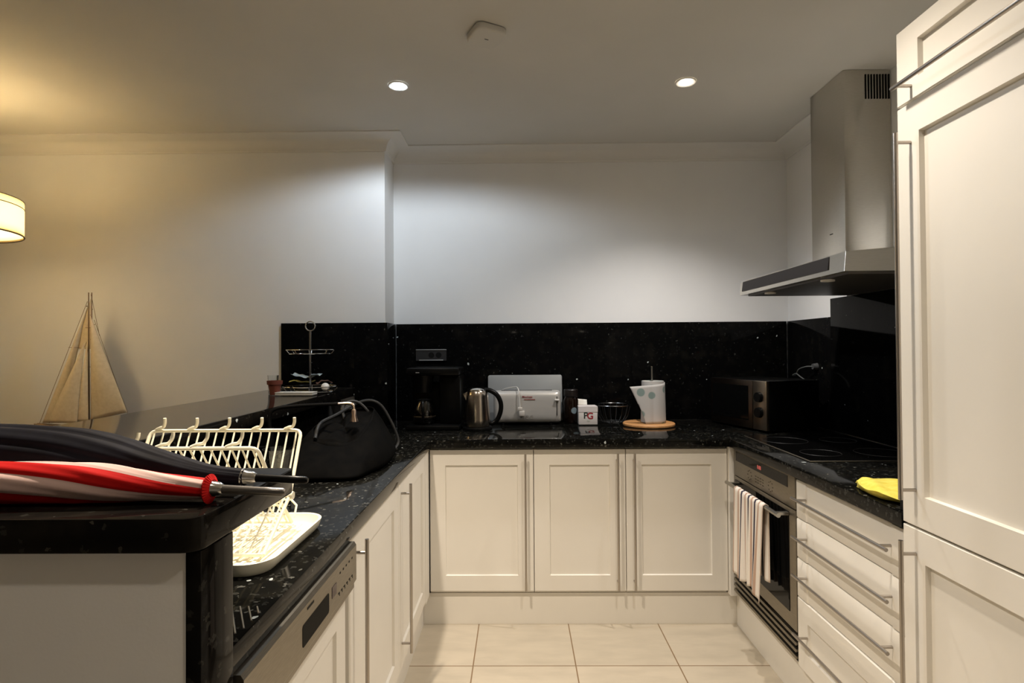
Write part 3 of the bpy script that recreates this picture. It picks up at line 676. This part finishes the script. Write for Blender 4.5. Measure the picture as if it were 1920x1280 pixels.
# ================================================================== COFFEE MAKER
t = thing('coffee_maker', 'black drip coffee maker with a glass jug in the left back corner', 'coffee maker', (-.49, 3.2, .9005))
MB().box(-.598, -.315, 3.03, 3.30, .901, .928, bev=.008).build('base', BLKP, t)
MB().box(-.43, -.315, 3.10, 3.30, .9285, 1.19, bev=.01).build('water_tank', BLKP, t)
MB().box(-.598, -.431, 3.22, 3.30, .9285, 1.15, bev=.006).build('column', BLKP, t)
hd = MB().box(-.598, -.315, 3.04, 3.30, 1.191, 1.232, bev=.010).lathe([(0, 1.10), (.045, 1.10), (.062, 1.19), (0, 1.19)], (-.52, 3.11, 0), 32).build('filter_head', BLKP, t)
MB().box(-.546, -.527, 3.036, 3.041, 1.206, 1.2095).build('switch_mark', mat('mark_silver', (.4, .4, .4), .3, .5), hd)
jg = MB().lathe([(0, .0), (.050, 0), (.058, .012), (.062, .04), (.055, .08), (.040, .11), (.038, .122), (.036, .122), (.038, .11), (.053, .08), (.060, .04), (.056, .013), (.048, .003), (0, .003)], (-.513, 3.11, .930), 40).build('jug', GLASS, t)
MB().lathe([(0, 0), (.0595, 0), (.0625, .006), (.061, .012)], (-.513, 3.11, .963), 32).build('jug_band', mat('band_dark', (.09, .07, .05), .25, .8), jg)
MB().lathe([(0, 0), (.040, 0), (.042, .006), (.03, .014), (0, .016)], (-.513, 3.11, 1.053), 32).build('jug_lid', BLKP, jg)
MB().tube(smooth_path([(-.513, 3.066, 1.058), (-.508, 3.035, 1.05), (-.505, 3.020, 1.01), (-.507, 3.030, .965), (-.512, 3.049, .955)]), .007, 10).build('jug_handle', BLKP, jg)

# ================================================================== BAG + TAP + GLASS
t = thing('tote_bag', 'slouching black shopping bag with looped handles on the left worktop', 'bag', (-.66, 2.15, .9005))
def bag(u, v):
    a = 2*PI*u; z = v
    cxx, cyy = -.645, 2.14+.06*z
    rx = .155*(1-.42*z**2)*(1+.05*math.sin(3*a+z*4)+.03*math.sin(7*a+2)); ry = .30*(1-.42*z**2)*(1+.05*math.sin(2*a+1)+.03*math.sin(5*a-z*5))
    kx_ = abs(math.cos(a))**.7*(1 if math.cos(a) > 0 else -1); ky_ = abs(math.sin(a))**.7*(1 if math.sin(a) > 0 else -1)
    f = .86+.14*math.sqrt(z/.12) if z < .12 else 1
    return Vector((cxx-.02*z+rx*kx_*f, cyy+ry*ky_*f, .9015+z*(.150+.045*math.sin(a))+.010*math.sin(2*a+.5)*z))
s = MB().grid(bag, 72, 26, closed_u=True)
s.build('bag_body', BAGM, t, ang=80, solid=.003)
MB().grid(lambda u, v: bag(u, .06)*v+Vector((-.645, 2.14, .904))*(1-v), 40, 3, closed_u=True).build('bag_base', BAGM, t, solid=.002)
MB().grid(lambda u, v: bag(u, .93)*v+Vector((-.665, 2.19, 1.035))*(1-v)+Vector((0, 0, .010*math.sin(9*u*PI)*v*(1-v)*4)), 60, 6, closed_u=True).build('bag_contents', BAGM, t, ang=80, solid=.004)
MB().tube(smooth_path([(-.70, 2.30, 1.05), (-.72, 2.34, 1.095), (-.70, 2.36, 1.118), (-.66, 2.37, 1.112), (-.61, 2.37, 1.06), (-.565, 2.38, .98), (-.54, 2.38, .915), (-.56, 2.36, .908)]), .006, 8).build('handle', STRAP, t)
MB().tube(smooth_path([(-.72, 2.02, 1.02), (-.73, 2.10, 1.062), (-.71, 2.22, 1.080), (-.66, 2.42, 1.115), (-.60, 2.46, 1.10), (-.55, 2.47, 1.02), (-.52, 2.47, .94), (-.53, 2.44, .908)]), .006, 8).build('handle', STRAP, t)

t = thing('kitchen_tap', 'slim kitchen tap reaching over the black bag with a bright flared nozzle', 'tap', (-.885, 2.03, .9005))
DT = mat('tap_dark', (.0025, .0025, .0025), .6, 0, Specular_IOR_Level=.05)
MB().lathe([(0, 0), (.026, 0), (.026, .01), (.02, .014), (.016, .05), (.014, .16)], (-.885, 2.03, .9005), 24).build('tap_body', DT, t)
MB().tube(smooth_path([(-.885, 2.03, 1.05), (-.885, 2.03, 1.10), (-.865, 2.035, 1.125), (-.80, 2.06, 1.132), (-.66, 2.09, 1.136)]), .0065, 12).build('spout', DT, t)
MB().tube(smooth_path([(-.66, 2.09, 1.136), (-.625, 2.098, 1.137), (-.608, 2.10, 1.130), (-.605, 2.10, 1.112)]), .0055, 12).build('spout_end', mat('nozzle_copper', (.85, .68, .56), .18, 1), t)
MB().lathe([(.006, .045), (.0085, .040), (.009, .022), (.0155, .002), (.0155, 0), (0, 0)], (-.605, 2.10, 1.070), 24).build('nozzle', mat('nozzle_copper2', (.85, .66, .54), .2, 1), t)
MB().cyl((-.885, 2.03, .99), (-.90, 1.96, 1.0), .005, n=10).build('lever', DT, t)

tag(MB().lathe([(.0, 0), (.030, 0), (.032, .004), (.037, .10), (.044, .155), (.0428, .155), (.0355, .10), (.030, .008), (0, .006)], (-.68, 1.62, .9005), 36).build('drinking_glass', GLASS, loc=(-.68, 1.62, .9)),
    'clear tumbler standing behind the dish rack', 'glass')

# ================================================================== DISH RACK (folding X rack on its tray)
t = thing('drip_tray', 'cream plastic drip tray under the folding dish rack', 'tray', (-.7, 1.26, .9005))
s = MB(); TX0, TX1, TY0, TY1 = -.945, -.480, 1.085, 1.435
def lvl(i, z, ins, r): return [(p[0], p[1], z) for p in rrect(TX0+ins, TX1-ins, TY0+ins, TY1-ins, r, 8)]
rings_ = [lvl(0, .9008, .012, .045), lvl(1, .908, .006, .05), lvl(2, .922, .001, .055), lvl(3, .927, 0, .055), lvl(4, .928, .002, .053), lvl(5, .9265, .006, .05), lvl(6, .910, .012, .045), lvl(7, .9055, .018, .04)]
V = [[s.bm.verts.new(p) for p in r_] for r_ in rings_]
for A, B in zip(V, V[1:]):
    for i in range(len(A)): s.bm.faces.new((A[i], A[(i+1) % len(A)], B[(i+1) % len(A)], B[i]))
s.bm.faces.new(V[0][::-1]); s.bm.faces.new(V[-1])
for i in range(20): s.box(TX0+.03+i*.0208, TX0+.038+i*.0208, TY0+.03, TY1-.03, .9052, .9085)
s.build('tray_body', RACKM, t)
t = thing('dish_rack', 'cream plastic-coated folding dish rack with hooked top bars', 'dish rack', (-.7, 1.26, .929))
XR1, XR0 = -.522, -.885
A = [Vector((0, 1.165, .918)), Vector((0, 1.302, 1.004)), Vector((0, 1.372, 1.142))]
B = [Vector((0, 1.388, .918)), Vector((0, 1.302, 1.004)), Vector((0, 1.205, 1.128))]
def at(P, k):
    if k < .5: return P[0].lerp(P[1], k*2)
    return P[1].lerp(P[2], (k-.5)*2)
def rack_frame(P, x0, x1, nm, nw, hooks, off):
    r = .014
    top = P[2]; d = (P[2]-P[1]).normalized()
    def pt(x, p): return (x, p.y, p.z)
    pa = [pt(x1, P[0]), pt(x1, P[1]), pt(x1, P[2]-d*r)]+[(x1-r*(1-math.cos(a)), (P[2]-d*r*(1-math.sin(a))).y, (P[2]-d*r*(1-math.sin(a))).z) for a in (PI/6, PI/3, PI/2)]
    pb = [(x0+x1-p[0], p[1], p[2]) for p in pa][::-1]
    f = MB().tube(pa+pb, .0042, 8).cyl(pt(x0, P[0]), pt(x1, P[0]), .004, n=8).build('frame', RACKM, t)
    for i in range(nw):
        x = x0+(x1-x0)*(i+.5)/nw
        MB().tube([pt(x, P[0]), pt(x, P[1]), pt(x, P[2])], .0022, 6).build('wire', RACKM, t)
    for k in (.15, .32): MB().cyl(pt(x0, at(P, k)), pt(x1, at(P, k)), .0022, n=6).build('cross_wire', RACKM, t)
    for x in hooks:
        q_ = P[2]; o = off
        MB().tube(smooth_path([(x-.022, q_.y, q_.z+.003), (x-.010, q_.y-o*.004, q_.z+.008), (x, q_.y-o*.008, q_.z+.010), (x+.006, q_.y-o*.012, q_.z+.020), (x+.007, q_.y-o*.014, q_.z+.032)], 4), .0036, 8).build('hook', RACKM, t)
rack_frame(A, XR0, XR1, 'a', 17, [-.85+.0775*i for i in range(5)], 1)
rack_frame(B, XR0+.0, XR1-.03, 'b', 15, [-.82+.0745*i for i in range(4)], -1)
MB().cyl((XR0-.006, 1.302, 1.004), (XR1+.006, 1.302, 1.004), .0045, n=10).build('pivot_bar', RACKM, t)
for x in (XR1+.004, XR0-.004): MB().cyl((x-.004, 1.302, 1.004), (x+.004, 1.302, 1.004), .009, n=14).build('pivot_cap', RACKM, t)
MB().tube([(-.60, 1.385, .93), (-.60, 1.400, .955), (-.585, 1.404, .968), (-.56, 1.404, .968), (-.545, 1.400, .955), (-.545, 1.385, .93)], .0028, 6).build('grip_loop', RACKM, t)
# drainer grooves
s = MB()
for i in range(16):
    x = -.62+i*.0145; k = min(1, (-.432-x)/.052)
    if k > .15: s.cyl((x, .972, .9002), (x+.052*k, .972-.092*k, .9002), .0016, n=6)
tag(s.build('drainer_ribs', mat('groove_grey', (.16, .15, .13), .25), loc=(-.5, 1, .9)), 'row of slanting drainer grooves in the near end of the left worktop', 'drainer')

# ================================================================== BAR ITEMS
t = thing('plant_pot', 'small terracotta pot on the bar with an empty glass behind', 'pot', (-1.172, 2.73, 1.1185))
MB().lathe([(0, 0), (.022, 0), (.029, .048), (.035, .050), (.036, .068), (.032, .068), (.030, .052), (.02, .01), (0, .01)], (-1.172, 2.745, 1.1186), 32).build('pot_body', TERRA, t)
tag(MB().lathe([(0, 0), (.022, 0), (.026, .09), (.0245, .09), (.021, .005), (0, .004)], (-1.212, 2.82, 1.1186), 28).build('shot_glass', GLASS, loc=(-1.212, 2.82, 1.118)), 'small clear glass half hidden behind the terracotta pot', 'glass')
t = thing('notepad', 'white notepad lying in front of the wire stand on the bar', 'notepad', (-1.06, 2.74, 1.1185))
MB().prism([(-1.152, 2.700), (-.972, 2.690), (-.972, 2.758), (-1.150, 2.765)], 1.1188, 1.130, bev=.001).build('pages', mat('pad_pages', (.50, .49, .45), .8), t)
MB().prism([(-1.153, 2.698), (-.971, 2.688), (-.971, 2.760), (-1.151, 2.767)], 1.1302, 1.133, bev=.0008).build('cover', mat('pad_cover', (.55, .54, .50), .7), t)
t = thing('tiered_stand', 'chrome two-tier wire stand with a ring handle on the bar', 'stand', (-1.045, 2.87, 1.1185))
CG = mat('stand_chrome', (.42, .42, .42), .25, 1)
MB().box(-1.0495, -1.0405, 2.8655, 2.8745, 1.121, 1.428, bev=.001).build('post', CG, t)
MB().tube([(-1.045+.024*math.cos(a*PI/16), 2.87, 1.452+.024*math.sin(a*PI/16)) for a in range(32)], .003, 8, closed=True).build('ring_handle', CHROME, t)
def oval(cx, cyy, z, rx, ry, rr, n=48): return MB().tube([(cx+rx*math.cos(2*PI*a/n), cyy+ry*math.sin(2*PI*a/n), z) for a in range(n)], rr, 6, closed=True)
oval(-1.045, 2.87, 1.333, .118, .085, .0022).build('upper_rim', CHROME, t)
oval(-1.045, 2.87, 1.313, .102, .07, .0022).build('upper_base', CHROME, t)
oval(-1.045, 2.87, 1.150, .135, .10, .0022).build('lower_rim', CHROME, t)
oval(-1.045, 2.87, 1.124, .115, .085, .0024).build('lower_base', CHROME, t)
for zr, zb, rx, ry, bx_, by_ in ((1.333, 1.313, .118, .085, .102, .07), (1.150, 1.124, .135, .10, .115, .085)):
    for a in range(8):
        c_, s_ = math.cos(a*PI/4+.2), math.sin(a*PI/4+.2)
        MB().tube([(-1.045+rx*c_, 2.87+ry*s_, zr), (-1.045+bx_*c_, 2.87+by_*s_, zb), (-1.045, 2.87, zb)], .0014, 5).build('spoke', CHROME, t)
def lay(name, lab, cat, pts, z, dz, m):
    return tag(MB().prism(pts, z, z+dz, bev=.0005).build(name, m, loc=(pts[0][0], pts[0][1], z)), lab, cat)
tag(MB().lathe([(0, -.0205)]+[(.0205*math.cos(a), .0205*math.sin(a)) for a in [(-5+i)*PI/12 for i in range(11)]]+[(0, .0205)], (-.965, 2.853, 1.1475), 28).build('golf_ball', WHITEP, loc=(-.965, 2.853, 1.1475)), 'white ball sitting in the lower tier of the wire stand', 'ball')
def crumple(c, w, d, h, seed, m, name, lab, cat, rot=0):
    rnd = random.Random(seed); ph = [rnd.uniform(0, 6) for _ in range(5)]
    q = Matrix.Translation(c) @ Matrix.Rotation(rot, 4, 'Z')
    s = MB().grid(lambda u, v: q @ Vector(((u-.5)*w, (v-.5)*d, h*(.35+.3*math.sin(u*6+ph[0])+.2*math.sin(v*7+ph[1]+u*4)+.15*math.sin(u*15+ph[2])))), 24, 16)
    return tag(s.build(name, m, loc=c, solid=.0012, ang=60), lab, cat)
crumple((-1.10, 2.905, 1.168), .12, .05, .014, 1, mat('packet_yellow', (.42, .36, .08), .6), 'packet', 'yellow packet among the clutter in the wire stand', 'packet', .1)
crumple((-1.075, 2.90, 1.196), .14, .06, .022, 3, mat('packet_blue', (.36, .44, .48), .35), 'packet', 'pale blue and silver packet on top of the clutter in the stand', 'packet', -.15)
crumple((-.99, 2.91, 1.165), .08, .05, .016, 6, mat('packet_brown', (.12, .06, .04), .5), 'packet', 'small dark brown packet behind the white ball', 'packet', .4)

# ================================================================== YELLOW CLOTH
NE = [Vector(p) for p in ((1.030, 1.762), (1.010, 1.715), (1.004, 1.66), (1.002, 1.60), (1.03, 1.556), (1.09, 1.542))]
FE = [Vector(p) for p in ((1.032, 1.775), (1.075, 1.812), (1.12, 1.825), (1.17, 1.79), (1.20, 1.70), (1.20, 1.62))]
def pl_(P, u):
    f = u*(len(P)-1); i = min(int(f), len(P)-2); return P[i].lerp(P[i+1], f-i)
def yc(u, v):
    # v 0..0.72 top layer from the far edge to the near edge, then folded back underneath
    if v < .72:
        k = 1-v/.72; p = pl_(NE, u).lerp(pl_(FE, u), k)
        z = .9075+.016*math.sin(PI*min(1, .12+k*.85))**.6*math.sin(PI*min(1, .15+u*.7))+.0035*math.sin(u*14+k*6)+.006
    else:
        k = (v-.72)/.28; p = pl_(NE, u).lerp(pl_(FE, u), k*.5+.05)+Vector((.004*math.sin(u*9), 0))
        z = .9045+.003*(1-k)*math.sin(u*PI)
    return Vector((p.x, p.y, max(z, .9035)))
tag(MB().grid(yc, 36, 28).build('dusting_cloth', YEL, loc=(1.1, 1.7, .904), solid=.003, ang=80), 'bright yellow cleaning cloth on the right worktop beside the fridge housing', 'cloth')

# ================================================================== UMBRELLAS
def umbrella(nm, lab, axis_pts, radii, mats, twist, npan, tipx, shaft_m, cap_m, shaft_r, amp):
    """axis_pts: list of (x,y,z) from crown to handle end; radii the same length"""
    c0 = axis_pts[0]
    t = thing(nm, lab, 'umbrella', (axis_pts[2][0], axis_pts[2][1], 1.1185))
    AP = smooth_path(axis_pts, 8); k = len(AP)
    rr = smooth_path([(r, 0, 0) for r in radii], 8)
    def fn(u, v):
        f = v*(k-1); i = min(int(f), k-2); q_ = f-i
        p = AP[i].lerp(AP[i+1], q_); r = rr[i].x*(1-q_)+rr[i+1].x*q_
        a = 2*PI*(u-twist*v/npan)+math.radians(50); g = (u*npan) % 1
        r2 = r*(1-amp+amp*(abs(math.sin(PI*g))**.6)+.25*amp*math.sin(2*PI*(u*npan*2+1.3*v)))
        z = p.z+r2*math.sin(a)
        return Vector((p.x, p.y+r2*math.cos(a), max(z, 1.1195+.0008*math.sin(v*40))))
    def mi(u, v): return int(math.floor(u*npan)) % len(mats)
    MB().grid(fn, 10*npan, k-1, closed_u=True, mi=mi, uv=False).build('canopy', mats, t, ang=80)
    c0 = Vector(c0); d = (Vector((tipx[0], tipx[1], tipx[2]))-c0).normalized()
    MB().tube([c0-d*.004, c0+d*.004, c0+d*.012, c0+d*.017], [radii[0]*1.02, radii[0]*.80, radii[0]*.72, shaft_r], 20).build('crown_cap', cap_m, t)
    tp = Vector(tipx); MB().tube([c0+d*.015, tp-d*.030], [shaft_r, shaft_r*.92], 14).build('ferrule', shaft_m, t)
    MB().tube([tp-d*.030, tp-d*.004, tp], [shaft_r*.95, shaft_r*.9, shaft_r*.55], 14).build('tip', cap_m if nm == 'umbrella_red' else shaft_m, t)
    e = Vector(axis_pts[-1])
    MB().tube([e+Vector((.03, 0, 0)), e-Vector((.10, 0, 0))], .005, 10).build('shaft', shaft_m, t)
    return t
t = umbrella('umbrella', 'red and white golf umbrella lying furled along the front edge of the bar top',
         [(-.437, .812, 1.1385), (-.50, .814, 1.141), (-.58, .816, 1.1455), (-.66, .816, 1.1475), (-.78, .814, 1.1485), (-.95, .812, 1.149), (-1.10, .81, 1.147), (-1.16, .81, 1.145)],
         [.0135, .0185, .0265, .0295, .0305, .031, .027, .012], [RED, WHT], 3.0, 6, (-.330, .807, 1.1345), mat('shaft_pewter', (.20, .19, .18), .3, .9), CHROME, .0065, .10)
sr_ = MB()
for i in range(30):
    a = 2*PI*i/30; sr_.cyl((-.436, .812+.012*math.cos(a), 1.1385+.012*math.sin(a)), (-.441, .812+.020*math.cos(a), 1.1385+.020*math.sin(a)), .0022, n=5)
sr_.lathe([(.0, 0)], (0, 0, 0), 3) if False else None
sr_.build('frill', RED, t)
t = umbrella('umbrella', 'navy blue umbrella lying furled behind the red and white one',
         [(-.413, .862, 1.1435), (-.475, .872, 1.145), (-.56, .890, 1.1505), (-.64, .904, 1.158), (-.74, .913, 1.165), (-.90, .918, 1.168), (-1.06, .918, 1.160), (-1.18, .918, 1.145)],
         [.0125, .0165, .031, .0435, .0495, .050, .040, .014], [NAVY], 1.4, 8, (-.318, .862, 1.1385), BLKP, CHROME, .0062, .07)

# ================================================================== BOAT on console table
t = thing('console_table', 'low console table against the wall beyond the bar', 'table', (-2.3, 3.0, 0))
MB().box(-2.95, -1.75, 2.82, 3.21, .76, .80, bev=.003).build('table_top', MASTW, t)
for x in (-2.90, -1.80):
    for y in (2.86, 3.17): MB().box(x-.02, x+.02, y-.02, y+.02, .0005, .7595, bev=.002).build('leg', MASTW, t)
t = thing('model_sailboat', 'model sailing ship with tan cloth sails standing behind the bar', 'model boat', (-2.33, 3.10, .801))
k_ = .002865
def bxz(u, v, y=2.85): return Vector((-2.328+(u-166)*k_, y+.23, 1.6527-(v-548)*k_))
def sail(pts, y, belly, nm='sail'):
    # pts: three corners (head, tack, clew) in the boat's own plane
    h, a, b_ = [bxz(p[0], p[1], y) for p in pts]
    def fn(u, v):
        e = a.lerp(b_, u); p = h.lerp(e, v); bel = belly*math.sin(PI*u)*math.sin(PI*min(1, v*.9+.05)); return p+Vector((0, -bel, 0))
    MB().grid(fn, 16, 24).build(nm, SAIL, t, solid=.0012, ang=80)
sail([(170, 592), (171, 790), (240, 775)], 2.850, .025)
sail([(166, 640), (142, 792), (168, 792)], 2.842, .012)
sail([(163, 642), (92, 792), (148, 795)], 2.835, .02)
sail([(161, 575), (74, 795), (110, 795)], 2.865, .02)
sail([(165, 560), (131, 655), (166, 655)], 2.870, .008, 'topsail')
for u in (164.5, 169.5): MB().cyl(bxz(u, 548, 2.856 if u < 166 else 2.86), (-2.328+(u+.5-166)*k_, 3.088, .90), .0022, .0045, n=8).build('mast', MASTW, t)
RG = mat('rigging', (.16, .11, .06), .8)
for (a, b_) in (((168, 590), (240, 775)), ((163, 565), (72, 795)), ((163, 640), (90, 795)), ((165, 650), (145, 792)), ((170, 552), (186, 630)), ((176, 600), (244, 790))):
    MB().cyl(bxz(*a, 2.853), bxz(*b_, 2.853), .0011, n=5).build('rigging_line', RG, t)
for u, v in ((162, 574), (172, 580), (176, 609), (170, 637)): MB().lathe([(0, -.004), (.004, 0), (0, .004)], bxz(u, v, 2.853), 8).build('pulley', RG, t)
for v, u0, u1 in ((615, 160, 172), (689, 164, 180), (652, 128, 150)): MB().cyl(bxz(u0, v, 2.85), bxz(u1, v, 2.85), .0014, n=6).build('spar', MASTW, t)
MB().cyl(bxz(137, 787, 2.84), bxz(172, 791, 2.85), .003, n=8).build('boom', MASTW, t)
def hull(u, v):
    x = -2.62+.64*u; wd = .055*math.sin(PI*min(1, max(.001, u*.94+.03)))**.7; a = PI*v
    dep = .085*math.sin(PI*min(1, max(.02, u)))**.5
    return Vector((x, 3.085-wd*math.cos(a), .925-dep*math.sin(a)+.02*(2*u-1)**2))
MB().grid(hull, 30, 14).build('hull', mat('hull_paint', (.25, .17, .09), .5), t, solid=.003, ang=80)
MB().grid(lambda u, v: Vector((-2.62+.64*u, 3.085+(v-.5)*2*.053*math.sin(PI*min(1, max(.001, u*.94+.03)))**.7, .922+.02*(2*u-1)**2)), 24, 4).build('deck', MASTW, t, solid=.002)
for x in (-2.42, -2.18): MB().box(x-.008, x+.008, 3.04, 3.13, .8015, .855, bev=.002).build('stand', MASTW, t)
